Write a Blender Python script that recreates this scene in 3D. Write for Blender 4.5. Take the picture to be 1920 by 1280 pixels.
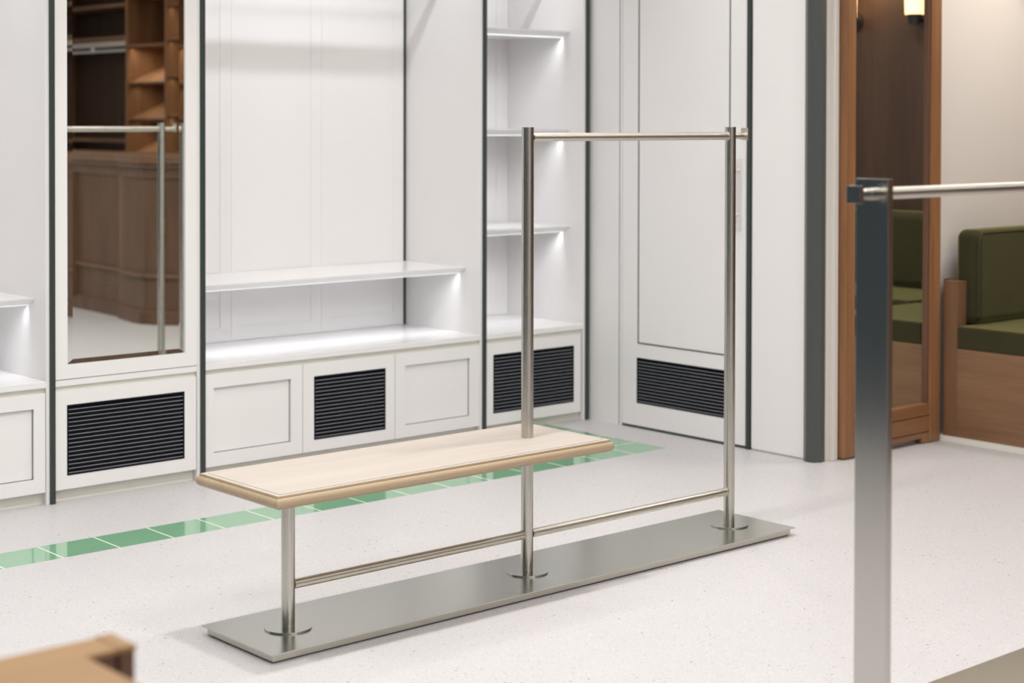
import bpy, bmesh, math
from mathutils import Vector, Matrix

for o in list(bpy.data.objects):
    bpy.data.objects.remove(o, do_unlink=True)
SC = bpy.context.scene
COL = SC.collection

# ------------------------------------------------------------------ camera
F_PX, PPY = 3180.47, 277.03
PITCH, ROLL, YAW = -0.0155, 0.0019, -0.7211
CAM = Vector((-3.5232, -3.9334, 1.4351))
Fv = Vector((-math.sin(YAW), math.cos(YAW), 0)); Rv = Vector((math.cos(YAW), math.sin(YAW), 0)); Uv = Vector((0, 0, 1))
F2 = math.cos(PITCH)*Fv + math.sin(PITCH)*Uv
U2 = -math.sin(PITCH)*Fv + math.cos(PITCH)*Uv
R3 = math.cos(ROLL)*Rv + math.sin(ROLL)*U2
U3 = -math.sin(ROLL)*Rv + math.cos(ROLL)*U2
cd = bpy.data.cameras.new('camera'); cam = bpy.data.objects.new('camera', cd); COL.objects.link(cam)
M = Matrix.Identity(4)
for i in range(3):
    M[i][0] = R3[i]; M[i][1] = U3[i]; M[i][2] = -F2[i]; M[i][3] = CAM[i]
cam.matrix_world = M
cd.sensor_width = 36; cd.lens = F_PX/1920*36
cd.shift_y = -(640-PPY)/1920
cd.clip_start = 0.05
cd.dof.use_dof = True; cd.dof.focus_distance = 5.2; cd.dof.aperture_fstop = 2.9
SC.camera = cam

# ------------------------------------------------------------------ world, exposure
SC.view_settings.view_transform = 'Standard'; SC.view_settings.look = 'None'
SC.view_settings.gamma = 1; SC.view_settings.use_curve_mapping = False
SC.view_settings.exposure = 0.24
W = bpy.data.worlds.new('world'); SC.world = W; W.use_nodes = True
W.node_tree.nodes['Background'].inputs[0].default_value = (.9, .95, 1, 1)
W.node_tree.nodes['Background'].inputs[1].default_value = 0.2

CEIL = 2.92
def area(name, loc, power, sx, sy=None, rot=(0, 0, 0), color=(1, .985, .965), spread=math.pi, shape='DISK'):
    l = bpy.data.lights.new(name, 'AREA'); l.shape = shape; l.size = sx
    if sy: l.size_y = sy
    l.energy = power; l.color = color; l.spread = spread
    o = bpy.data.objects.new(name, l); COL.objects.link(o); o.location = loc; o.rotation_euler = rot
    return o
# ceiling downlights (fixtures further down): bench row set by its shadows, other rows added for light
DOWN = [(-1.7, -.12, 6), (-.66, -.12, 6), (.68, -.12, 5.5), (1.9, -.3, .6),
        (-1.7, -1.9, 1), (-.5, -1.9, 1), (.7, -1.9, 1), (1.9, -1.9, .7),
        (-2.9, -.12, 1), (-2.9, -1.9, 1),
        (-1.7, -3.9, .7), (.2, -3.9, .7), (1.6, -4.4, .7), (2.0, -2.9, .6),
        (-2.2, 1.1, .9), (-.9, 1.1, 1.1), (.4, 1.1, 1.3), (1.45, .95, 2.2),
        (3.5, -.5, .35), (3.3, -4.0, .5), (3.3, -5.6, .5)]
P_DOWN = 2.2
FILL_PANELS = [(-2.6, .7, 1.4), (-2.6, -1.3, 1.5), (-.6, -1.5, 1.0), (1.3, -1.4, .7), (-2.6, -3.4, 2.2), (-.6, -3.4, 2.0), (1.3, -3.4, .8), (-2.6, -5.6, 2.2), (-.6, -5.6, 2.0), (-2.6, -7.4, 2.0), (-.6, -7.4, 1.8), (3.45, -.35, 2.5), (3.2, -3.2, .8)]  # unseen ceiling panels added for soft fill light
P_FILL = 7.2
for (x, y, k) in DOWN:
    area('downlight_lamp', (x, y, CEIL-.03), P_DOWN*k, .13, color=(1, .975, .955), spread=math.radians(150))
for (x, y, k) in FILL_PANELS:
    area('fill_panel_lamp', (x, y, CEIL-.035), P_FILL*k, .60, .60, color=(1, .985, .975), shape='SQUARE')

# ------------------------------------------------------------------ materials
def nodes(name):
    m = bpy.data.materials.new(name); m.use_nodes = True
    nt = m.node_tree; b = nt.nodes['Principled BSDF']
    return m, nt, b
def setin(b, **k):
    for n, v in k.items():
        n = n.replace('_', ' ')
        if n in b.inputs: b.inputs[n].default_value = v
def plain(name, col, rough=.5, metal=0, spec=.5, noise=0.0, nscale=30, bump=0.0, **k):
    m, nt, b = nodes(name)
    b.inputs['Roughness'].default_value = rough; b.inputs['Metallic'].default_value = metal
    b.inputs['Specular IOR Level'].default_value = spec
    setin(b, **k)
    tc = nt.nodes.new('ShaderNodeTexCoord')
    nz = nt.nodes.new('ShaderNodeTexNoise'); nz.inputs['Scale'].default_value = nscale; nz.inputs['Detail'].default_value = 3
    nt.links.new(tc.outputs['Object'], nz.inputs['Vector'])
    mx = nt.nodes.new('ShaderNodeMix'); mx.data_type = 'RGBA'
    d = 1-noise
    mx.inputs['A'].default_value = (*[c*d for c in col], 1); mx.inputs['B'].default_value = (*col, 1)
    nt.links.new(nz.outputs['Fac'], mx.inputs['Factor']); nt.links.new(mx.outputs['Result'], b.inputs['Base Color'])
    if bump:
        bp = nt.nodes.new('ShaderNodeBump'); bp.inputs['Strength'].default_value = bump; bp.inputs['Distance'].default_value = .002
        nt.links.new(nz.outputs['Fac'], bp.inputs['Height']); nt.links.new(bp.outputs['Normal'], b.inputs['Normal'])
    return m
def wood(name, c1, c2, axis=0, scale=14, rough=.45, bead=0, spec=.4):
    m, nt, b = nodes(name); b.inputs['Roughness'].default_value = rough
    b.inputs['Specular IOR Level'].default_value = spec
    tc = nt.nodes.new('ShaderNodeTexCoord'); mp = nt.nodes.new('ShaderNodeMapping')
    s = [scale*5, scale*5, scale*5]; s[axis] = scale*.22
    mp.inputs['Scale'].default_value = s
    nt.links.new(tc.outputs['Object'], mp.inputs['Vector'])
    nz = nt.nodes.new('ShaderNodeTexNoise'); nz.inputs['Scale'].default_value = 1; nz.inputs['Detail'].default_value = 6; nz.inputs['Roughness'].default_value = .65
    nt.links.new(mp.outputs['Vector'], nz.inputs['Vector'])
    mp2 = nt.nodes.new('ShaderNodeMapping'); s2 = [scale*.8]*3; s2[axis] = scale*.05
    mp2.inputs['Scale'].default_value = s2; nt.links.new(tc.outputs['Object'], mp2.inputs['Vector'])
    nz2 = nt.nodes.new('ShaderNodeTexNoise'); nz2.inputs['Scale'].default_value = 1; nz2.inputs['Detail'].default_value = 2
    nt.links.new(mp2.outputs['Vector'], nz2.inputs['Vector'])
    ad = nt.nodes.new('ShaderNodeMath'); ad.operation = 'ADD'
    nt.links.new(nz.outputs['Fac'], ad.inputs[0]); nt.links.new(nz2.outputs['Fac'], ad.inputs[1])
    rp = nt.nodes.new('ShaderNodeMapRange'); rp.inputs['From Min'].default_value = .72; rp.inputs['From Max'].default_value = 1.28
    nt.links.new(ad.outputs[0], rp.inputs['Value'])
    mx = nt.nodes.new('ShaderNodeMix'); mx.data_type = 'RGBA'
    mx.inputs['A'].default_value = (*c1, 1); mx.inputs['B'].default_value = (*c2, 1)
    nt.links.new(rp.outputs['Result'], mx.inputs['Factor']); nt.links.new(mx.outputs['Result'], b.inputs['Base Color'])
    bp = nt.nodes.new('ShaderNodeBump'); bp.inputs['Strength'].default_value = .08; bp.inputs['Distance'].default_value = .001
    nt.links.new(nz.outputs['Fac'], bp.inputs['Height'])
    if bead:   # narrow tongue and groove boards
        sp = nt.nodes.new('ShaderNodeSeparateXYZ'); nt.links.new(tc.outputs['Object'], sp.inputs[0])
        a1 = nt.nodes.new('ShaderNodeMath'); a1.operation = 'ADD'
        nt.links.new(sp.outputs['X'], a1.inputs[0]); nt.links.new(sp.outputs['Y'], a1.inputs[1])
        mo = nt.nodes.new('ShaderNodeMath'); mo.operation = 'PINGPONG'; mo.inputs[1].default_value = bead/2
        nt.links.new(a1.outputs[0], mo.inputs[0])
        lt = nt.nodes.new('ShaderNodeMapRange'); lt.inputs['From Min'].default_value = 0; lt.inputs['From Max'].default_value = .006
        nt.links.new(mo.outputs[0], lt.inputs['Value'])
        b2 = nt.nodes.new('ShaderNodeBump'); b2.inputs['Distance'].default_value = .004; b2.inputs['Strength'].default_value = 1
        nt.links.new(lt.outputs['Result'], b2.inputs['Height']); nt.links.new(bp.outputs['Normal'], b2.inputs['Normal'])
        nt.links.new(b2.outputs['Normal'], b.inputs['Normal'])
    else:
        nt.links.new(bp.outputs['Normal'], b.inputs['Normal'])
    return m
def steel(name, col, rough, axis=0, aniso=0.0):
    m, nt, b = nodes(name); b.inputs['Metallic'].default_value = 1; b.inputs['Base Color'].default_value = (*col, 1)
    tc = nt.nodes.new('ShaderNodeTexCoord'); mp = nt.nodes.new('ShaderNodeMapping')
    s = [500, 500, 500]; s[axis] = 6; mp.inputs['Scale'].default_value = s
    nt.links.new(tc.outputs['Object'], mp.inputs['Vector'])
    nz = nt.nodes.new('ShaderNodeTexNoise'); nz.inputs['Scale'].default_value = 1; nz.inputs['Detail'].default_value = 4
    nt.links.new(mp.outputs['Vector'], nz.inputs['Vector'])
    mr = nt.nodes.new('ShaderNodeMapRange'); mr.inputs['To Min'].default_value = rough*.8; mr.inputs['To Max'].default_value = rough*1.2
    nt.links.new(nz.outputs['Fac'], mr.inputs['Value']); nt.links.new(mr.outputs['Result'], b.inputs['Roughness'])
    bp = nt.nodes.new('ShaderNodeBump'); bp.inputs['Strength'].default_value = .05; bp.inputs['Distance'].default_value = .0005
    nt.links.new(nz.outputs['Fac'], bp.inputs['Height']); nt.links.new(bp.outputs['Normal'], b.inputs['Normal'])
    return m
def glow(name, col, strength):
    m, nt, b = nodes(name); setin(b, Base_Color=(*col, 1)); b.inputs['Emission Color'].default_value = (*col, 1)
    b.inputs['Emission Strength'].default_value = strength
    return m

WHITE = plain('white_lacquer', (.845, .825, .815), .38, noise=.02, nscale=4, spec=.35)
WALLW = plain('white_wall_paint', (.84, .82, .808), .5, noise=.02, nscale=4, spec=.3)
PLINTH = plain('plinth_paint', (.80, .78, .70), .5, noise=.03)
STONE = plain('white_worktop', (.84, .83, .83), .22, noise=.02, nscale=60)
DARKTRIM = plain('dark_green_metal', (.035, .048, .042), .35, noise=.1)
PILL = plain('charcoal_paint', (.068, .074, .071), .32, noise=.05)
LOUVRE = plain('louvre_black', (.004, .005, .009), .5, spec=.2, noise=.1)
SLAT_GLINT = plain('louvre_slat_glint', (.33, .34, .38), .3, noise=.1)  # pale lips stand in for the glint on the slats' front edges
BEIGE = plain('beige_wall_paint', (.74, .70, .645), .6, noise=.03, nscale=3)
CEILM = plain('ceiling_paint', (.82, .80, .78), .8, noise=.02)
TEALW = plain('dark_teal_paint', (.026, .045, .060), .4, noise=.1, nscale=1)
GREYW = plain('warm_white_paint', (.72, .69, .66), .6, noise=.1, nscale=2)
STEEL = steel('brushed_steel', (.56, .54, .49), .27, axis=2)
STEELX = steel('brushed_steel_rail', (.62, .585, .52), .36, axis=0)
STEELP = steel('brushed_steel_plate', (.585, .59, .54), .23, axis=0)
CHROME = plain('pale_pull_metal', (.80, .78, .76), .3, metal=.6)
MAPLE = wood('pale_maple', (.445, .392, .34), (.51, .455, .40), axis=0, scale=6, rough=.42)
MAPLE_E = wood('maple_edge', (.40, .295, .185), (.49, .38, .25), axis=0, scale=14, rough=.36)
TAN = wood('tan_oak', (.30, .165, .062), (.355, .207, .082), axis=0, scale=5, rough=.5)
BROWND = wood('dark_oak', (.10, .045, .028), (.15, .07, .04), axis=2, scale=8, rough=.5)
WALNUT = wood('walnut_vertical', (.20, .088, .038), (.32, .155, .068), axis=2, scale=12, rough=.38)
WALNUT_H = wood('walnut_horizontal', (.20, .088, .038), (.32, .155, .068), axis=0, scale=12, rough=.4)
OAKV = wood('brown_oak_vertical', (.17, .085, .045), (.24, .125, .066), axis=2, scale=12, rough=.45)
OAKY = wood('brown_oak_horizontal', (.19, .097, .049), (.28, .152, .080), axis=1, scale=12, rough=.45)
PANEL = wood('dark_wall_wood', (.045, .023, .014), (.075, .038, .022), axis=2, scale=10, rough=.5)
COUNT = wood('counter_wood', (.105, .058, .036), (.16, .09, .055), axis=2, scale=10, rough=.42)
COUNTT = wood('counter_trim_wood', (.14, .074, .042), (.20, .11, .065), axis=2, scale=10, rough=.42)
COUNTB = wood('counter_beaded_wood', (.11, .06, .036), (.17, .095, .056), axis=2, scale=10, rough=.42, bead=.032)
SHELFW = wood('shelving_wood', (.13, .066, .038), (.20, .105, .06), axis=1, scale=10, rough=.5)
VELVET = plain('olive_velvet', (.046, .041, .017), .85, noise=.25, nscale=8, Sheen_Weight=.9, Sheen_Roughness=.35, Sheen_Tint=(.72, .70, .28, 1), spec=.2)
MIRROR = plain('mirror_glass', (.85, .88, .84), .0, metal=1)
BLACK = plain('black_iron', (.015, .015, .018), .4, noise=.1)
LEDC = glow('cool_led_diffuser', (.92, .96, 1), .7)
LEDW = plain('led_channel', (.16, .12, .09), .5)
SCONCEG = glow('sconce_glow', (1, .62, .30), 1.7)
FILLG = glow('fill_diffuser', (1, .985, .975), 2.0)  # glowing face of the added fill panels
LAMPG = glow('downlight_lens', (1, .97, .92), 12)

def floor_material():
    m, nt, b = nodes('white_terrazzo'); b.inputs['Roughness'].default_value = .42; b.inputs['Specular IOR Level'].default_value = .35
    tc = nt.nodes.new('ShaderNodeTexCoord')
    def speck(scale, lo, hi):
        v = nt.nodes.new('ShaderNodeTexVoronoi'); v.inputs['Scale'].default_value = scale
        nt.links.new(tc.outputs['Object'], v.inputs['Vector'])
        s = nt.nodes.new('ShaderNodeSeparateColor'); nt.links.new(v.outputs['Color'], s.inputs[0])
        g = nt.nodes.new('ShaderNodeMath'); g.operation = 'GREATER_THAN'; g.inputs[1].default_value = lo
        nt.links.new(s.outputs[0], g.inputs[0])
        d = nt.nodes.new('ShaderNodeMath'); d.operation = 'LESS_THAN'; d.inputs[1].default_value = hi
        nt.links.new(v.outputs['Distance'], d.inputs[0])
        mu = nt.nodes.new('ShaderNodeMath'); mu.operation = 'MULTIPLY'
        nt.links.new(g.outputs[0], mu.inputs[0]); nt.links.new(d.outputs[0], mu.inputs[1])
        return mu
    nz = nt.nodes.new('ShaderNodeTexNoise'); nz.inputs['Scale'].default_value = 2.2; nz.inputs['Detail'].default_value = 4
    nt.links.new(tc.outputs['Object'], nz.inputs['Vector'])
    base = nt.nodes.new('ShaderNodeMix'); base.data_type = 'RGBA'
    base.inputs['A'].default_value = (.535, .522, .524, 1); base.inputs['B'].default_value = (.56, .548, .551, 1)
    nt.links.new(nz.outputs['Fac'], base.inputs['Factor'])
    last = base
    for sc, lo, hi, col in ((170, .60, .42, (.58, .55, .535, 1)), (110, .90, .30, (.40, .345, .31, 1)), (60, .972, .22, (.24, .19, .16, 1)), (140, .7, .4, (.62, .61, .605, 1))):
        mu = speck(sc, lo, hi); mx = nt.nodes.new('ShaderNodeMix'); mx.data_type = 'RGBA'
        mx.inputs['B'].default_value = col; nt.links.new(last.outputs['Result'], mx.inputs['A']); nt.links.new(mu.outputs[0], mx.inputs['Factor']); last = mx
    # 615 mm slab joints
    sp = nt.nodes.new('ShaderNodeSeparateXYZ'); nt.links.new(tc.outputs['Object'], sp.inputs[0])
    js = []
    for ax, off in (('X', .76), ('Y', -.17)):
        a = nt.nodes.new('ShaderNodeMath'); a.operation = 'ADD'; a.inputs[1].default_value = off+6.15
        nt.links.new(sp.outputs[ax], a.inputs[0])
        p = nt.nodes.new('ShaderNodeMath'); p.operation = 'PINGPONG'; p.inputs[1].default_value = .3075
        nt.links.new(a.outputs[0], p.inputs[0])
        l = nt.nodes.new('ShaderNodeMath'); l.operation = 'LESS_THAN'; l.inputs[1].default_value = .0011
        nt.links.new(p.outputs[0], l.inputs[0]); js.append(l)
    mm = nt.nodes.new('ShaderNodeMath'); mm.operation = 'MAXIMUM'
    nt.links.new(js[0].outputs[0], mm.inputs[0]); nt.links.new(js[1].outputs[0], mm.inputs[1])
    m3 = nt.nodes.new('ShaderNodeMath'); m3.operation = 'MULTIPLY'; m3.inputs[1].default_value = .45
    nt.links.new(mm.outputs[0], m3.inputs[0])
    mx = nt.nodes.new('ShaderNodeMix'); mx.data_type = 'RGBA'; mx.inputs['B'].default_value = (.60, .57, .54, 1)
    nt.links.new(last.outputs['Result'], mx.inputs['A']); nt.links.new(m3.outputs[0], mx.inputs['Factor'])
    nt.links.new(mx.outputs['Result'], b.inputs['Base Color'])
    return m
TERR = floor_material()
GREEN = plain('green_glazed_tile', (.22, .44, .265), .07, noise=.12, nscale=5, spec=.75)
GROUT = plain('pale_grout', (.72, .78, .68), .6)

# ------------------------------------------------------------------ mesh helpers
def bx(bm, x0, x1, y0, y1, z0, z1, bev=0.0, seg=2, rot=None):
    t = bmesh.new(); bmesh.ops.create_cube(t, size=1)
    for v in t.verts:
        v.co = Vector(((x0+x1)/2+v.co.x*(x1-x0), (y0+y1)/2+v.co.y*(y1-y0), (z0+z1)/2+v.co.z*(z1-z0)))
    if bev:
        bmesh.ops.bevel(t, geom=list(t.edges), offset=bev, segments=seg, profile=.5, affect='EDGES')
    if rot:
        c, ang, ax = rot
        bmesh.ops.rotate(t, verts=t.verts, cent=Vector(c), matrix=Matrix.Rotation(ang, 3, ax))
    merge(bm, t)
def merge(bm, t):
    me = bpy.data.meshes.new('tmp'); t.to_mesh(me); t.free(); bm.from_mesh(me); bpy.data.meshes.remove(me)
def cyl(bm, a, b, r, seg=40, r2=None, bev=0.0):
    a = Vector(a); b = Vector(b); d = b-a
    t = bmesh.new(); bmesh.ops.create_cone(t, cap_ends=True, segments=seg, radius1=r, radius2=r if r2 is None else r2, depth=d.length)
    if bev:
        es = [e for e in t.edges if len(e.link_faces) == 2 and any(len(f.verts) > 4 for f in e.link_faces)]
        bmesh.ops.bevel(t, geom=es, offset=bev, segments=2, profile=.5, affect='EDGES')
    q = Vector((0, 0, 1)).rotation_difference(d.normalized())
    bmesh.ops.transform(t, matrix=Matrix.Translation((a+b)/2) @ q.to_matrix().to_4x4(), verts=t.verts)
    merge(bm, t)
def loft(bm, x0, x1, y0, y1, prof, cap_top=True, cap_bot=True):
    """rectangular rings (offset outward, z) from top to bottom"""
    rings = []
    for off, z in prof:
        rings.append([bm.verts.new(p) for p in ((x0-off, y0-off, z), (x1+off, y0-off, z), (x1+off, y1+off, z), (x0-off, y1+off, z))])
    for r, s in zip(rings, rings[1:]):
        for i in range(4):
            j = (i+1) % 4; bm.faces.new((r[i], s[i], s[j], r[j]))
    if cap_top: bm.faces.new(rings[0])
    if cap_bot: bm.faces.new(rings[-1][::-1])
def prism(bm, pts, z0, z1, off=0.0):
    n = len(pts); P = [Vector((p[0], p[1])) for p in pts]
    if off:
        Q = []
        for i in range(n):
            a, b, c = P[i-1], P[i], P[(i+1) % n]
            e1 = (b-a).normalized(); e2 = (c-b).normalized()
            n1 = Vector((e1.y, -e1.x)); n2 = Vector((e2.y, -e2.x))
            m = (n1+n2).normalized(); k = off/max(.3, m.dot(n1)); Q.append(b+m*k)
        P = Q
    lo = [bm.verts.new((p.x, p.y, z0)) for p in P]; hi = [bm.verts.new((p.x, p.y, z1)) for p in P]
    for i in range(n):
        j = (i+1) % n; bm.faces.new((lo[i], lo[j], hi[j], hi[i]))
    bm.faces.new(hi); bm.faces.new(lo[::-1])
def empty(name, loc, label, cat, group=None):
    o = bpy.data.objects.new(name, None); COL.objects.link(o); o.location = loc; o.empty_display_size = .1
    o['label'] = label; o['category'] = cat
    if group: o['group'] = group
    return o
def wloc(o):
    v = Vector(o.location)
    while o.parent: o = o.parent; v += Vector(o.location)
    return v
def obj(name, bm, mats, parent=None, smooth=False, label=None, origin=None, kind=None, angle=35):
    """meshes are drawn in world coordinates and stored relative to their origin"""
    og = Vector(origin) if origin is not None else (wloc(parent) if parent else Vector((0, 0, 0)))
    bmesh.ops.recalc_face_normals(bm, faces=bm.faces)
    bmesh.ops.translate(bm, verts=bm.verts, vec=-og)
    me = bpy.data.meshes.new(name); bm.to_mesh(me); bm.free()
    for m in (mats if isinstance(mats, (list, tuple)) else [mats]): me.materials.append(m)
    if smooth:
        me.shade_smooth()
        try: me.set_sharp_from_angle(angle=math.radians(angle))
        except Exception: pass
    o = bpy.data.objects.new(name, me); COL.objects.link(o)
    if smooth:
        w = o.modifiers.new('weighted', 'WEIGHTED_NORMAL'); w.keep_sharp = True; w.weight = 80
    if parent:
        o.parent = parent; o.location = og-wloc(parent)
    else: o.location = og
    if label: o['label'] = label
    if kind: o['kind'] = kind
    return o
def box(name, c, mat, parent=None, bev=0.0, **k):
    bm = bmesh.new(); bx(bm, *c, bev=bev); return obj(name, bm, mat, parent, smooth=bev > 0, **k)
def struct(name, bm, mat, smooth=False):
    return obj(name, bm, mat, None, smooth, kind='structure')

# ------------------------------------------------------------------ the setting
YT, YD, YB, XW = 1.947, 1.955, 2.505, 2.156
# floor: terrazzo slabs with an L-shaped inlaid run of green glazed tiles
def make_floor():
    bm = bmesh.new()
    gx = [-4.2, 1.7040, 1.9013, 4.6]; gy = [-9, 1.2068, 1.3944, 2.75]
    vs = {}
    def v(x, y):
        k = (round(x, 4), round(y, 4))
        if k not in vs: vs[k] = bm.verts.new((x, y, 0))
        return vs[k]
    def q(x0, x1, y0, y1, mi):
        f = bm.faces.new((v(x0, y0), v(x1, y0), v(x1, y1), v(x0, y1))); f.material_index = mi
    g = .0028; S = .2052; X0 = -1.1686
    # white areas
    q(-4.2, 4.6, -9, 1.2068, 0)
    q(-4.2, 1.7040, 1.3944, 2.75, 0); q(1.9013, 4.6, 1.2068, 2.75, 0)
    xs = []; x = X0
    while x > -4.2: x -= S
    joints = []
    while x < 1.70:
        if x > -4.2: joints.append(x)
        x += S
    joints = [j for j in joints if j < 1.69]+[1.7040]
    prev = -4.2
    for j in joints:
        if j-g > prev: q(prev, j-g, 1.2068, 1.3944, 1)
        q(j-g, j+g, 1.2068, 1.3944, 2); prev = j+g
    q(prev, 1.9013, 1.2068, 1.3944-g, 1)
    y = 1.3944
    while y < 2.7:
        q(1.7040+.0001, 1.9013, y-g, y+g, 2)
        q(1.7040+.0001, 1.9013, y+g, min(y+S-g, 2.75), 1); y += S
    bx(bm, -4.2, 4.6, -9, 2.75, -.12, -.002)
    me = [TERR, GREEN, GROUT]
    return struct('floor', bm, me)
make_floor()
bm = bmesh.new(); bx(bm, -4.2, 4.6, -9, 2.75, CEIL, CEIL+.1); struct('ceiling', bm, CEILM)
bm = bmesh.new(); bx(bm, -4.2, 2.3, 2.56, 2.75, 0, CEIL); bx(bm, -4.2, 2.3, YT+.06, 2.56, 2.46, CEIL); struct('wall_back', bm, WALLW)
# wall on the right with the door set into it
bm = bmesh.new()
bx(bm, XW, 2.30, 1.7575, 2.56, 0, CEIL, bev=0)
bx(bm, XW, 2.30, .60, .944, 0, CEIL, bev=.012, seg=4)
bx(bm, XW, 2.30, .944, 1.7575, 2.32, CEIL)
struct('wall_right', bm, WALLW, smooth=True)
bm = bmesh.new(); bx(bm, 2.19, 4.5, .57, .75, 0, CEIL); struct('wall_nook', bm, BEIGE)
bm = bmesh.new(); bx(bm, 4.42, 4.6, -9, .57, 0, CEIL); struct('wall_east', bm, PANEL)
bm = bmesh.new(); bx(bm, -4.2, -3.95, -9, 2.56, 0, CEIL); struct('wall_left', bm, TEALW)
bm = bmesh.new(); bx(bm, -4.2, 4.6, -9.1, -9, 0, CEIL); struct('wall_front', bm, GREYW)
# charcoal octagonal corner post
bm = bmesh.new()
pts = [(2.172+.0445*math.cos(math.radians(22.5+45*i+10)), .603+.0445*math.sin(math.radians(22.5+45*i+10))) for i in range(8)]
prism(bm, pts, 0, CEIL); struct('trim_1', bm, PILL)
bm = bmesh.new(); bx(bm, 2.226, 2.262, .548, .5705, 0, CEIL, bev=.004); struct('trim_2', bm, BEIGE, smooth=True)
# dark metal strips: right of the door and in the cabinet corner
bm = bmesh.new(); bx(bm, XW-.007, XW+.05, .9445, .9655, 0, CEIL, bev=.0015); struct('trim_3', bm, DARKTRIM)

# door
dr = bpy.data.objects.new('door_1', None); COL.objects.link(dr); dr.location = (XW, 1.35, 0); dr['kind'] = 'structure'
bm = bmesh.new()
bx(bm, XW+.001, XW+.045, .967, 1.062, .012, 2.28); bx(bm, XW+.001, XW+.045, 1.639, 1.7345, .012, 2.28)
bx(bm, XW+.001, XW+.045, 1.062, 1.639, .012, .118); bx(bm, XW+.001, XW+.045, 1.062, 1.639, .331, 2.28); bx(bm, XW+.03, XW+.045, 1.062, 1.639, .118, .331)
obj('door_leaf', bm, WHITE, dr)
box('door_jamb', (XW-.001, XW+.05, 1.7375, 1.7515, 0, 2.32), WHITE, dr)
bm = bmesh.new(); bx(bm, XW+.0005, XW+.05, 1.7515, 1.7575, 0, 2.32); obj('jamb_groove', bm, DARKTRIM, dr)
bm = bmesh.new(); bx(bm, XW+.0005, XW+.02, .967, 1.7345, 0.0005, .0118); obj('bottom_seal', bm, DARKTRIM, dr)
bm = bmesh.new(); w = .003
bx(bm, XW-.0006, XW+.01, 1.630-w, 1.630+w, .400-w, 2.12); bx(bm, XW-.0006, XW+.01, 1.068-w, 1.068+w, .400-w, 2.12)
bx(bm, XW-.0006, XW+.01, 1.068+w, 1.630-w, .400-w, .400+w); bx(bm, XW-.0006, XW+.01, 1.068+w, 1.630-w, 2.12-w, 2.12)
obj('inlay_and_gap_line', bm, DARKTRIM, dr)

def louvre(parent, axis, u0, u1, z0, z1, face, name='louvre_grille'):
    """axis 'x': grille in a face looking to -Y; axis 'y': in a face looking to -X"""
    n = int(round((z1-z0)/.0167)); fr = .006
    bm = bmesh.new(); bs = bmesh.new()
    def put(b, a0, a1, d0, d1, c0, c1, rot=None):
        if axis == 'x': bx(b, a0, a1, face+d0, face+d1, c0, c1, rot=rot)
        else: bx(b, face+d0, face+d1, a0, a1, c0, c1, rot=rot)
    put(bm, u0, u1, .016, .018, z0, z1)
    put(bm, u0, u0+fr, -.0012, .016, z0, z1); put(bm, u1-fr, u1, -.0012, .016, z0, z1)
    put(bm, u0+fr, u1-fr, -.0012, .016, z0, z0+fr); put(bm, u0+fr, u1-fr, -.0012, .016, z1-fr, z1)
    g = obj(name, bm, LOUVRE, parent)
    p = (z1-z0-2*fr)/n
    for i in range(n):
        c = z0+fr+(i+.5)*p
        if axis == 'x': bx(bs, u0+fr, u1-fr, face+.001, face+.014, c-.0009, c+.0009, rot=((0, face+.007, c), math.radians(-38), 'X')); m0 = len(bs.faces); bx(bs, u0+fr, u1-fr, face+.0002, face+.0022, c-.0055, c-.0033)
        else: bx(bs, face+.001, face+.014, u0+fr, u1-fr, c-.0009, c+.0009, rot=((face+.007, 0, c), math.radians(38), 'Y')); m0 = len(bs.faces); bx(bs, face+.0002, face+.0022, u0+fr, u1-fr, c-.0055, c-.0033)
        bs.faces.ensure_lookup_table()
        for f in bs.faces[m0:]: f.material_index = 1
    obj('slats', bs, [LOUVRE, SLAT_GLINT], g if parent.parent is None else parent)
    return g
# the louvre of the door sits on the leaf
louvre(dr, 'y', 1.062, 1.639, .118, .331, XW+.0012)
# pull handle
bm = bmesh.new(); bx(bm, XW-.003, XW+.002, .997, 1.043, .957, 1.273, bev=.001)
hp = obj('handle_plate', bm, CHROME, dr, smooth=True)
bm = bmesh.new()
for z in (1.223, 1.028):
    cyl(bm, (XW-.002, 1.012, z), (XW-.052, 1.012, z), .0075, 20)
cyl(bm, (XW-.052, 1.012, .985), (XW-.052, 1.012, 1.266), .009, 20, bev=.003)
obj('pull_bar', bm, CHROME, hp, smooth=True)

# ------------------------------------------------------------------ cabinet wall
CAB_TOP = 2.46
def frame_door(parent, x0, x1, z0, z1, panel=None, name='door', y=YD, th=.02, depth=.012):
    """shaker front; panel = (px0, px1, pz0, pz1) recessed field"""
    bm = bmesh.new()
    if panel is None:
        bx(bm, x0, x1, y, y+th, z0, z1, bev=.001); return obj(name, bm, WHITE, parent)
    p0, p1, q0, q1 = panel
    bx(bm, x0, p0, y, y+th, z0, z1); bx(bm, p1, x1, y, y+th, z0, z1)
    bx(bm, p0, p1, y, y+th, z0, q0); bx(bm, p0, p1, y, y+th, q1, z1)
    bx(bm, p0, p1, y+depth, y+th, q0, q1)
    dd = obj(name, bm, WHITE, parent)
    if depth < .014:
        bm = bmesh.new(); g = .0026; e = y+depth
        bx(bm, p0, p0+g, e-.0012, e+.001, q0, q1); bx(bm, p1-g, p1, e-.0012, e+.001, q0, q1)
        bx(bm, p0+g, p1-g, e-.0012, e+.001, q0, q0+g); bx(bm, p0+g, p1-g, e-.0012, e+.001, q1-g, q1)
        obj('inlay_and_gap_line', bm, DARKTRIM, dd)  # dark ring stands in for the shadow gap around the recessed panel
    return dd
def edge_trim(parent, x):
    box('edge_trim', (x-.010, x+.010, YT, YT+.05, 0.001, CAB_TOP), DARKTRIM, parent, label='dark green metal strip along the front edge')
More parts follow.
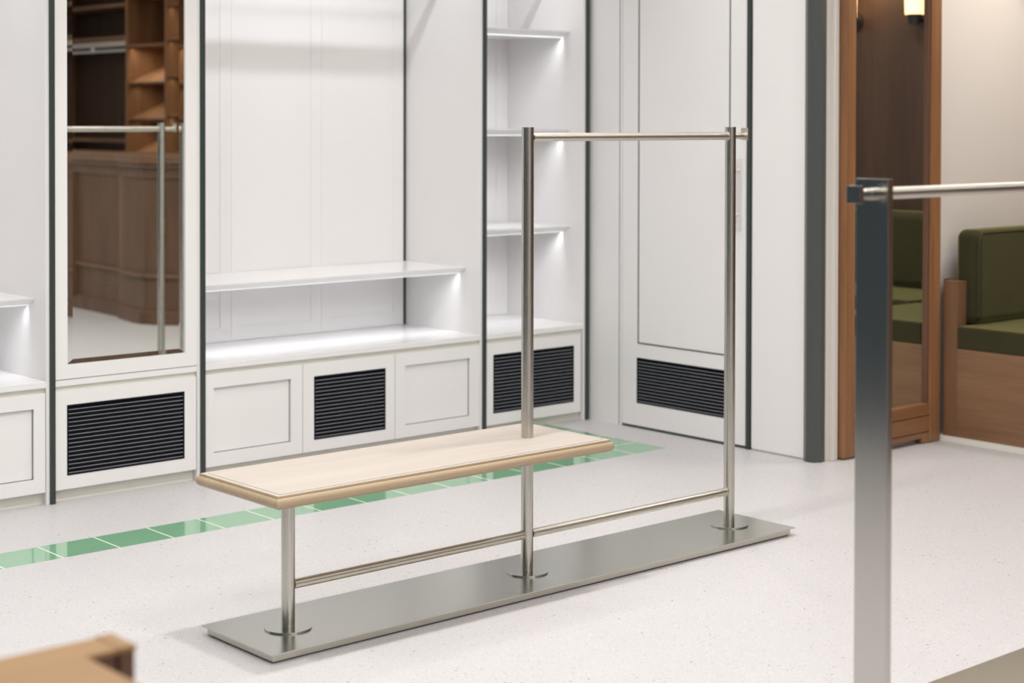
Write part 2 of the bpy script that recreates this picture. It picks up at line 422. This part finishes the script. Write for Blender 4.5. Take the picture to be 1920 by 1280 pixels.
def side_panel(parent, c, full=True):
    # the white upright stands left of its dark metal edge
    bm = bmesh.new(); bx(bm, c-.024, c-.0102, YD, YB+.02, 0.0, CAB_TOP, bev=.0008)
    bx(bm, c-.0102, c+.0098, YD+.045, YB+.02, 0, CAB_TOP)
    return obj('side_panel', bm, WHITE, parent)
def worktop(parent, x0, x1):
    bm = bmesh.new(); bx(bm, x0, x1, YD-.004, YB-.0005, .438, .463, bev=.003); w = obj('worktop', bm, STONE, parent, smooth=True)
    box('finger_rail', (x0, x1, YD+.012, YD+.03, .412, .438), PLINTH, parent)
    return w
def plinth(parent, x0, x1):
    box('plinth', (x0, x1, 1.984, 2.0, 0, .06), PLINTH, parent)
def shelf(parent, x0, x1, zt, led_power, y0=2.050, dark=False):
    """shelf with an undercut front edge and an LED channel below"""
    bm = bmesh.new()
    prof = [(y0, zt), (y0, zt-.004), (y0+.030, zt-.027), (YB-.0005, zt-.027), (YB-.0005, zt)]
    a = [bm.verts.new((x0, y, z)) for y, z in prof]; b = [bm.verts.new((x1, y, z)) for y, z in prof]
    n = len(prof)
    for i in range(n):
        j = (i+1) % n; bm.faces.new((a[i], a[j], b[j], b[i]))
    bm.faces.new(a); bm.faces.new(b[::-1])
    s = obj('shelf', bm, STONE, parent)
    bm = bmesh.new(); bx(bm, x0+.002, x1-.002, y0+.046, y0+.060, zt-.031, zt-.0272)
    obj('led_strip', bm, LEDC, s)
    area('shelf_led', ((x0+x1)/2, y0+.053, zt-.033), led_power*(x1-x0), (x1-x0)*.995, .014, rot=(math.radians(25), 0, 0), color=(.92, .95, 1), spread=math.radians(100), shape='RECTANGLE')
    return s
def back_door(parent, x0, x1, field):
    p0, p1 = field; z0, z1 = .464, 2.38
    bm = bmesh.new(); y = YB; q0, q1 = .525, 2.30
    x0 += .0005; x1 -= .0005
    bx(bm, x0, p0, y, y+.02, z0, z1); bx(bm, p1, x1, y, y+.02, z0, z1)
    bx(bm, p0, p1, y, y+.02, z0, q0); bx(bm, p0, p1, y, y+.02, q1, z1)
    bx(bm, p0, p1, y+.003, y+.02, q0, q1)
    obj('back_panel', bm, WHITE, parent)
def header(parent, x0, x1, rail_z=2.12, led=2):
    box('header', (x0, x1, YD, YD+.03, 2.36, CAB_TOP), WHITE, parent)
    box('top_shelf', (x0, x1, YD+.03, YB, 2.39, 2.41), WHITE, parent)
    bm = bmesh.new(); cyl(bm, (x0, 2.215, rail_z), (x1, 2.215, rail_z), .016, 24)
    obj('hanging_rail', bm, STEELX, parent, smooth=True)
    area('header_led', ((x0+x1)/2, 2.02, 2.385), led*(x1-x0), (x1-x0)*.98, .02, rot=(math.radians(22), 0, 0), color=(.93, .96, 1), spread=math.radians(140), shape='RECTANGLE')

# open bay, far left
c0 = empty('display_cabinet', (-1.3, 2.2, 0), 'white open display cabinet cut off by the left edge of the photo', 'cabinet')
side_panel(c0, -.635); edge_trim(c0, -.635)
worktop(c0, -2.09, -.6595); plinth(c0, -2.09, -.6595)
shelf(c0, -2.09, -.6595, .767, .85)
header(c0, -2.09, -.6595)
box('left_side_panel', (-2.115, -2.09, YD, YB+.02, 0, CAB_TOP), WHITE, c0)
for k in range(3):
    a = -.661-(k+1)*.484; b = -.661-k*.484
    if k == 1: frame_door(c0, a+.0015, b-.0015, .048, .418, (a+.057, b-.047, .10, .364))
    else: frame_door(c0, a+.0015, b-.0015, .048, .418, (a+.057, b-.047, .10, .364))
    back_door(c0, a-.002, b-.002, (a+.05, b-.06))
box('base_carcass', (-2.09, -.6595, 2.0, YB+.02, 0.06, .436), WHITE, c0)

# cabinet with the tall mirror
c1 = empty('mirror_cabinet', (-.32, 2.2, 0), 'white cabinet with a tall mirror door over a wide black louvre', 'cabinet')
side_panel(c1, .010); edge_trim(c1, .010)
x0, x1 = -.6245, -.0155
d = frame_door(c1, x0+.003, x1-.003, .048, .418, (-.575, -.072, .099, .365), 'base_door', depth=.018)
louvre(d, 'x', -.575, -.072, .099, .365, YD)
box('finger_rail', (x0, x1, YD+.012, YD+.03, .412, .438), PLINTH, c1)
box('ledge', (x0, x1, YD, YD+.03, .438, .4603), WHITE, c1)
box('gap_shade_strip', (x0, x1, YD+.0008, YD+.03, .4604, .4628), DARKTRIM, c1)  # dark strip stands in for the shade between ledge and mirror door
plinth(c1, x0, x1)
box('base_carcass', (x0, x1, 2.0, YB+.02, 0.06, .4375), WHITE, c1)
d = frame_door(c1, x0+.002, x1+.001, .463, CAB_TOP, (-.572, -.066, .517, 2.36), 'mirror_door', depth=.0145)
box('upper_carcass', (x0, x1, YD+.03, YB+.02, .4605, CAB_TOP), WHITE, c1)
# bevelled mirror: the border facets lean about 1.5 degrees towards the middle
bm = bmesh.new()
mx0, mx1, mz0, mz1, bw = -.5715, -.0665, .5175, 2.3595, .025
def my(z, f): return YD+.009-.0016*(z-.5)-f
o_ = [(mx0, mz0), (mx1, mz0), (mx1, mz1), (mx0, mz1)]; i_ = [(mx0+bw, mz0+.0175), (mx1-bw, mz0+.0175), (mx1-bw, mz1-.0175), (mx0+bw, mz1-.0175)]
dep = bw*.0257
vo = [bm.verts.new((x, my(z, dep), z)) for x, z in o_]; vi = [bm.verts.new((x, my(z, 0), z)) for x, z in i_]
bm.faces.new(vi)
for i in range(4):
    j = (i+1) % 4; bm.faces.new((vo[i], vo[j], vi[j], vi[i]))
bk = [bm.verts.new((x, YD+.0125, z)) for x, z in o_]
bm.faces.new(bk[::-1])
for i in range(4):
    j = (i+1) % 4; bm.faces.new((vo[j], vo[i], bk[i], bk[j]))
obj('mirror_glass', bm, MIRROR, d)

# wide open bay
c2 = empty('display_cabinet', (.75, 2.2, 0), 'wide white open display cabinet with one lit shelf, directly behind the wooden bench seat', 'cabinet')
side_panel(c2, 1.484); edge_trim(c2, 1.484)
worktop(c2, .0205, 1.4595); plinth(c2, .0205, 1.4595)
shelf(c2, .0205, 1.4595, .767, .85)
header(c2, .0205, 1.4595)
frame_door(c2, .0215, .4895, .048, .418, (.062, .433, .101, .364))
d = frame_door(c2, .4925, .9735, .048, .418, (.548, .923, .096, .363), depth=.018)
louvre(d, 'x', .548, .923, .096, .363, YD)
frame_door(c2, .9765, 1.4585, .048, .418, (1.032, 1.4015, .100, .363))
back_door(c2, .0205, .487, (.06, .430)); back_door(c2, .487, .970, (.5375, .911)); back_door(c2, .970, 1.4445, (1.0165, 1.384))
box('corner_strip', (1.4445, 1.4597, YB-.001, YB+.01, .464, 2.38), DARKTRIM, c2, label='dark green strip in the back corner')
box('base_carcass', (.0205, 1.4595, 2.0, YB+.02, 0.06, .436), WHITE, c2)
# the top of the upright left of this bay is the neighbour's

# narrow open bay in the corner
c3 = empty('display_cabinet', (1.8, 2.2, 0), 'narrow white open cabinet with several lit shelves, in the corner next to the door', 'cabinet')
side_panel(c3, 2.133); edge_trim(c3, 2.133)
worktop(c3, 1.4945, 2.1085); plinth(c3, 1.4945, 2.1085)
for z in (.930, 1.399, 1.872): shelf(c3, 1.4945, 2.1085, z, 1.0)
header(c3, 1.4945, 2.1085)
d = frame_door(c3, 1.4955, 2.0965, .043, .416, (1.541, 2.049, .095, .365), depth=.018)
louvre(d, 'x', 1.541, 2.049, .095, .365, YD)
back_door(c3, 1.4945, 2.1085, (1.56, 2.031))
box('base_carcass', (1.4945, 2.1085, 2.0, YB+.02, 0.06, .436), WHITE, c3)

# ------------------------------------------------------------------ bench with clothes rail
L1, L2, ZB, H, ZR, ZT = .8905, .9468, .0282, 1.418, .1468, .450
ZR2 = 1.386
rk = empty('bench_rack', (0, 0, 0), 'steel clothes rail with a pale wooden bench seat on a long floor plate', 'clothes rack')
bm = bmesh.new(); loft(bm, -1.0623, 1.0928, -.178, .178, [(0, ZB), (0, ZB-.0022)])
bp = obj('base_plate', bm, STEELP, rk)
bm = bmesh.new(); loft(bm, -1.0487, 1.0792, -.1644, .1644, [(0, ZB-.0022), (0, .0045)]); obj('base_skirt', bm, STEELX, bp)
bm = bmesh.new(); loft(bm, -1.043, 1.073, -.158, .158, [(0, .0045), (0, 0.0)]); obj('base_gap_shade', bm, BLACK, bp)  # black inset block stands in for the shadow gap under the skirt
for x, top in ((-L1, .4127), (0, H), (L2, H)):
    bm = bmesh.new(); cyl(bm, (x, 0, ZB), (x, 0, top), .0191, 56, bev=.001)
    p = obj('post', bm, STEEL, rk, smooth=True)
    bm = bmesh.new(); cyl(bm, (x, 0, ZB), (x, 0, ZB+.0045), .0665, 72, bev=.0006); obj('flange', bm, STEELP, p, smooth=True)
def rail(parent, xa, xb, z, y=0, r=.0133, name='rail', collar=True, mat=None):
    bm = bmesh.new(); cyl(bm, (xa, y, z), (xb, y, z), r, 32)
    if collar: cyl(bm, (xb-.004, y, z), (xb+.001, y, z), r+.0022, 32, bev=.001)
    return obj(name, bm, mat or STEELX, parent, smooth=True)
rail(rk, -L1+.017, -.0175, ZR, name='lower_rail'); rail(rk, .0185, L2-.0175, ZR, name='lower_rail'); rail(rk, .0185, L2-.0175, ZR2, name='top_rail')
bm = bmesh.new(); cyl(bm, (L2+.0185, 0, ZR2), (1.021, 0, ZR2), .0105, 28)
bx(bm, 1.021, 1.0275, -.0155, .0175, ZR2-.0145, ZR2+.0285, bev=.0012)
cyl(bm, (1.015, 0, ZR2), (1.0215, 0, ZR2), .0135, 28, bev=.001)
obj('end_bracket', bm, STEELX, rk, smooth=True)
# seat: pale veneer field inside a stepped bullnose edge
sx0, sx1, sy0, sy1 = -1.0552, .1720, -.1986, .1986
bm = bmesh.new(); loft(bm, sx0+.0194, sx1-.0194, sy0+.0194, sy1-.0194, [(0, ZT), (0, ZT-.0374)])
st = obj('seat_board', bm, MAPLE, rk)
prof = [(-.0196, ZT-.0060), (-.0196, ZT-.0030), (-.0172, ZT-.0030), (-.0170, ZT-.0004), (-.0022, ZT-.0004), (-.0019, ZT-.0032), (-.0002, ZT-.0036)]
for k in range(14):
    a = math.radians(62-k*11.6)
    prof.append((-.0095+.0165*math.cos(a), ZT-.0205+.0168*math.sin(a)))
prof += [(-.014, ZT-.0375), (-.02, ZT-.0375)]
bm = bmesh.new(); loft(bm, sx0, sx1, sy0, sy1, prof, cap_top=False)
bm.faces.ensure_lookup_table()
for f in bm.faces[12:16]: f.material_index = 1
obj('edge_molding', bm, [MAPLE_E, MAPLE], st, smooth=True, label='honey coloured rounded edge', angle=40)

# ------------------------------------------------------------------ rack close to the camera
fr = empty('clothes_rack', (-.1, -1.79, 0), 'blurred steel clothes rack with a flat bar post, nearest the camera at the right edge', 'clothes rack')
FY = -1.792
bm = bmesh.new(); loft(bm, -.95, .78, -2.14, -1.441, [(0, ZB), (0, ZB-.0022)]); bp = obj('base_plate', bm, STEELP, fr)
bm = bmesh.new(); loft(bm, -.936, .766, -2.126, -1.455, [(0, ZB-.0022), (0, 0)]); obj('base_skirt', bm, STEELX, bp)
FP = steel('brushed_steel_flat', (.60, .58, .54), .18, axis=2)
for x in (-.65, .50):
    bm = bmesh.new(); bx(bm, x, x+.018, FY-.041, FY+.041, ZB, 1.3185, bev=.0015); obj('flat_post', bm, FP, fr, smooth=True)
rail(fr, -.632, .50, 1.287, y=FY, r=.0128, name='top_rail', collar=False)
bm = bmesh.new(); cyl(bm, (-.700, FY, 1.287), (-.650, FY, 1.287), .0118, 28); cyl(bm, (-.665, FY, 1.287), (-.6495, FY, 1.287), .0135, 28, bev=.001)
bx(bm, -.712, -.700, FY-.0175, FY+.0175, 1.287-.0185, 1.287+.0185, bev=.001)
obj('end_bracket', bm, FP, fr, smooth=True)

# ------------------------------------------------------------------ wooden table close to the camera
tb = empty('display_table', (-2.9, -2.3, 0), 'blurred tan wooden table corner at the bottom left', 'table')
bm = bmesh.new(); bx(bm, -3.30, -2.507, -2.75, -1.888, .722, .750)
bx(bm, -2.507, -2.4575, -1.953, -1.888, .744, .750)
tp = obj('tabletop', bm, TAN, tb, smooth=True)
bm = bmesh.new(); bx(bm, -2.5068, -2.462, -1.950, -1.890, .0, .744); bx(bm, -3.27, -2.515, -1.93, -1.905, .62, .722)
bx(bm, -2.54, -2.515, -2.72, -1.95, .62, .722); obj('apron', bm, BROWND, tb)
bm = bmesh.new(); bx(bm, -2.4578, -2.435, -1.954, -1.886, .745, .7512); obj('corner_block', bm, TAN, tb)
bm = bmesh.new(); bx(bm, -2.4578, -2.4365, -1.952, -1.888, 0, .745); obj('corner_post', bm, BROWND, tb)  # dark wood below the cap; shade on the near face is in its colour
for x, y in ((-3.26, -1.94), (-3.26, -2.71), (-2.56, -2.71)):
    bm = bmesh.new(); bx(bm, x-.025, x+.025, y-.025, y+.025, 0, .722, bev=.002); obj('leg', bm, BROWND, tb)

# ------------------------------------------------------------------ standing mirror in the nook
mr = empty('standing_mirror', (2.61, .54, 0), 'tall mirror in a brown wooden frame against the beige wall', 'mirror')
G = (2.268, 2.348, 2.885, 2.963)
for a, b, bv in ((G[0], G[1], .014), (G[2], G[3], .004)):
    bm = bmesh.new(); bx(bm, a, b, .520, .5685, .0025, 2.35, bev=bv, seg=4); obj('frame_stile', bm, WALNUT, mr, smooth=True)
box('inner_bead', (2.873, 2.8851, .528, .545, .176, 2.3), BROWND, mr)
bm = bmesh.new(); z = [.026, .0495, .0545, .1215, .1265, .178]
for i in (0, 2, 4): bx(bm, 2.3465, 2.887, .522, .545, z[i], z[i+1], bev=.002)
bx(bm, 2.3465, 2.887, .53, .545, .03, .17)
bx(bm, 2.83, 2.887, .522, .545, .004, .03, bev=.004); bx(bm, 2.346, 2.40, .522, .545, .004, .03, bev=.004)
obj('bottom_rail', bm, WALNUT_H, mr, smooth=True)
box('top_rail', (2.3465, 2.887, .522, .545, 2.27, 2.35), WALNUT_H, mr)
bm = bmesh.new(); bx(bm, 2.346, 2.884, .541, .547, .172, 2.28); obj('mirror_glass', bm, MIRROR, mr)
box('back_board', (2.345, 2.886, .548, .5685, .05, 2.33), BROWND, mr)

# ------------------------------------------------------------------ upholstered banquettes
def cushion(name, c, r, parent, seam=None):
    bm = bmesh.new(); bx(bm, *c, bev=r, seg=6); o = obj(name, bm, VELVET, parent, smooth=True, angle=180)
    return o
def tube_path(bm, pts, r, seg=8):
    for a, b in zip(pts, pts[1:]): cyl(bm, a, b, r, seg)
bq = empty('banquette', (3.65, .2, 0), 'olive green upholstered banquette on a wooden base at the right edge', 'bench')
box('wooden_base', (2.985, 4.40, -.078, .4465, .025, .421), OAKY, bq)
box('base_plinth', (2.972, 4.40, -.07, .5665, 0, .025), PLINTH, bq)
bm = bmesh.new(); bx(bm, 2.984, 3.058, .447, .5185, .025, .722, bev=.002); bx(bm, 3.058, 4.40, .5165, .5665, .025, .722); obj('back_support', bm, OAKV, bq, smooth=True)
sc_ = cushion('seat_cushion', (2.983, 3.70, -.083, .4460, .4215, .522), .010, bq)
sc_ = cushion('seat_cushion', (3.704, 4.40, -.083, .4460, .4215, .522), .010, bq)
bc = cushion('back_cushion', (3.060, 4.24, .392, .5160, .526, .952), .042, bq)
# piping seam that follows the front edge of the back cushion
pp = []; X0c, Zb, Zt, R = 3.072, .56, .938, .05
pp.append((X0c, .3980, Zb))
for k in range(9):
    a = math.radians(180-90*k/8); pp.append((X0c+R+R*math.cos(a), +.3960, Zt-R+R*math.sin(a)))
pp.append((4.2, .3960, Zt))
bm = bmesh.new(); tube_path(bm, pp, .0035); obj('piping', bm, VELVET, bc, smooth=True)
b2 = empty('banquette', (4.1, -.9, 0), 'second olive banquette seen in the brown framed mirror', 'bench')
box('wooden_base', (3.735, 4.40, -1.75, -.155, .025, .421), OAKY, b2)
box('base_plinth', (3.75, 4.40, -1.74, -.16, 0, .025), PLINTH, b2)
cushion('seat_cushion', (3.733, 4.40, -1.753, -.150, .4215, .522), .010, b2)
cushion('back_cushion', (4.25, 4.395, -1.75, -.12, .526, .945), .045, b2)

# wall sconces: black arm, glowing glass cup
def sconce(x, y, z, ax, label, power=5):
    s = empty('wall_sconce', (x, y, z), label, 'lamp')
    dx, dy = ax
    bm = bmesh.new(); cyl(bm, (x, y, z-.05), (x+dx*.015, y+dy*.015, z-.05), .05, 32, bev=.003)
    cyl(bm, (x+dx*.015, y+dy*.015, z-.06), (x+dx*.085, y+dy*.085, z-.06), .012, 16)
    cyl(bm, (x+dx*.085, y+dy*.085, z-.085), (x+dx*.085, y+dy*.085, z-.03), .030, 32, r2=.042)
    obj('bracket', bm, BLACK, s, smooth=True)
    bm = bmesh.new(); cyl(bm, (x+dx*.085, y+dy*.085, z-.03), (x+dx*.085, y+dy*.085, z+.15), .052, 32, r2=.058)
    obj('glass_shade', bm, SCONCEG, s, smooth=True)
    l = bpy.data.lights.new('sconce_bulb', 'POINT'); l.energy = power; l.color = (1, .66, .36); l.shadow_soft_size = .05
    lo = bpy.data.objects.new('sconce_bulb', l); COL.objects.link(lo); lo.location = (x+dx*.16, y+dy*.16, z+.22)
    return s
sconce(4.42, -.560, 2.06, (-1, 0), 'glowing wall sconce with a black bracket, right one seen in the brown framed mirror')
sconce(4.42, -1.02, 2.06, (-1, 0), 'glowing wall sconce at the left edge of the brown framed mirror')
sconce(3.70, .57, 2.20, (0, -1), 'wall sconce whose warm glow falls on the beige wall, above the banquette', power=3)

# ------------------------------------------------------------------ counter and shelving seen in the tall mirror
ct = empty('reception_counter', (2.75, -3.9, 0), 'dark wooden panelled counter with a bowed front, reflected in the tall cabinet mirror', 'counter')
foot = [(2.50, -5.9), (2.475, -4.1), (2.455, -3.62), (2.430, -3.20), (2.395, -3.16), (2.345, -2.86), (2.342, -2.74), (2.41, -2.585), (2.52, -2.48), (2.75, -2.42), (3.05, -2.42), (3.05, -5.9)][::-1]
def ring(name, z0, z1, off, mat):
    bm = bmesh.new(); prism(bm, foot, z0, z1, off); return obj(name, bm, mat, ct)
ring('plinth', 0, .075, .020-.015, COUNT); ring('plinth_molding', .075, .095, -.008, COUNTT)
ring('lower_panel', .095, .325, -.030, COUNT); ring('dado_rail', .325, .352, -.008, COUNTT)
ring('beaded_panel', .352, 1.02, -.030, COUNTB); ring('frieze', 1.02, 1.09, -.018, COUNT)
ring('cornice', 1.09, 1.125, .004, COUNT); ring('countertop', 1.125, 1.172, .018, COUNTT)
for (x, y) in ((2.455, -3.62-.4), (2.432, -3.185)):
    bm = bmesh.new(); bx(bm, x-.002, x+.06, y-.03, y+.03, .09, 1.03, bev=.003); obj('pilaster', bm, COUNTT, ct)
sh = empty('wall_shelving', (3.95, -5.6, 0), 'tall dark wooden shelving with lit compartments, reflected in the top of the tall mirror', 'shelves')
XF, XBK = 3.70, 4.10
bm = bmesh.new(); bx(bm, XBK, XBK+.03, -7.2, -3.6, 0, CEIL-.02); obj('back_panel', bm, PANEL, sh)
for y in (-7.2, -5.44, -4.77, -3.62):
    bm = bmesh.new(); bx(bm, XF, XBK, y-.018, y+.018, 0, CEIL-.02, bev=.002); obj('upright', bm, WALNUT, sh)
def wshelf(y0, y1, z, th=.03, led=0, rail_=False):
    bm = bmesh.new(); bx(bm, XF+.005, XBK, y0+.018, y1-.018, z-th, z, bev=.001); s = obj('shelf', bm, SHELFW if not led else WALNUT_H, sh)  # lit shelves take a brighter, more orange wood, so light is in the colour
    if led:
        bm = bmesh.new(); bx(bm, XF+.03, XF+.045, y0+.03, y1-.03, z-th-.004, z-th); obj('led_strip', bm, LEDW, s)
        area('shelving_light', (XF+.038, (y0+y1)/2, z-th-.006), led, .02, y1-y0-.06, rot=(0, math.radians(-20), 0), color=(1, .94, .88), spread=math.radians(140), shape='RECTANGLE')
wshelf(-7.2, -5.44, 2.44, .03); wshelf(-7.2, -5.44, 2.155, .04); wshelf(-7.2, -5.44, 1.25, .03)
bm = bmesh.new(); bx(bm, XF+.002, XF+.05, -7.18, -5.46, 2.062, 2.108, bev=.003); obj('front_lip', bm, MAPLE, sh, label='pale lit wooden lip above the hanging rod')  # pale maple puts part of the lip's light into its colour
bm = bmesh.new(); cyl(bm, (XF+.03, -7.18, 2.028), (XF+.03, -5.46, 2.028), .014, 20); cyl(bm, (XF+.03, -6.10, 2.02), (XF+.03, -6.10, 2.07), .018, 16); obj('hanging_rod', bm, CHROME, sh, smooth=True)
area('shelving_light', (XF-.25, -6.3, 2.45), 3.2, .02, 1.5, rot=(0, math.radians(30), 0), color=(1, .8, .6), spread=math.radians(120), shape='RECTANGLE')  # unseen lamp added in front to brighten the left bay and its lip
for z, e in ((2.50, 0), (2.072, .6)): wshelf(-5.44, -4.77, z, .022, led=e)
for z in (1.745, 1.43, 1.12):       # slanting display shelves
    bm = bmesh.new(); bx(bm, XF+.01, XBK+.02, -5.42, -4.79, z-.022, z, rot=((XF+.01, 0, z), math.radians(-24), 'Y')); obj('slanted_shelf', bm, WALNUT_H, sh)
    area('shelving_light', (XF+.06, -5.105, z+.29), .55, .02, .56, rot=(0, math.radians(-25), 0), color=(1, .94, .88), spread=math.radians(140), shape='RECTANGLE')
for z, e in ((2.40, .7), (2.11, .7), (1.80, .7), (1.47, .7), (1.15, 0)): wshelf(-4.77, -3.62, z, .022, led=e)

# ------------------------------------------------------------------ ceiling fixtures, including added fill panels
pf = None
for i, (x, y, k) in enumerate(FILL_PANELS):
    if pf is None:
        pf = empty('ceiling_fill_panel', (x, y, CEIL), 'unseen square white fill panel added in the ceiling', 'lamp', 'added fill panels in the ceiling')
        t = bmesh.new(); bx(t, x-.32, x+.32, y-.32, y+.32, CEIL-.02, CEIL, bev=.003); pparts = [obj('frame', t, WHITE, pf, smooth=True)]
        t = bmesh.new(); bx(t, x-.30, x+.30, y-.30, y+.30, CEIL-.024, CEIL-.02); pparts.append(obj('diffuser', t, FILLG, pf))
    else:
        q = pf.copy(); COL.objects.link(q); q.location = (x, y, CEIL)
        for ch in pparts:
            c = ch.copy(); COL.objects.link(c); c.parent = q
first = None
lab = 'unseen round recessed ceiling downlight with a white rim'
for i, (x, y, k) in enumerate(DOWN):
    if first is None:
        first = empty('ceiling_downlight', (x, y, CEIL), lab, 'lamp', 'downlights in the shop ceiling')
        t = bmesh.new(); cyl(t, (x, y, CEIL-.012), (x, y, CEIL), .09, 32, r2=.095)
        parts = [obj('rim', t, WHITE, first, smooth=True)]
        t = bmesh.new(); cyl(t, (x, y, CEIL-.016), (x, y, CEIL-.012), .07, 32)
        parts.append(obj('lens', t, LAMPG, first, smooth=True))
    else:
        r = first.copy(); COL.objects.link(r); r.location = (x, y, CEIL)
        for ch in parts:
            c = ch.copy(); COL.objects.link(c); c.parent = r
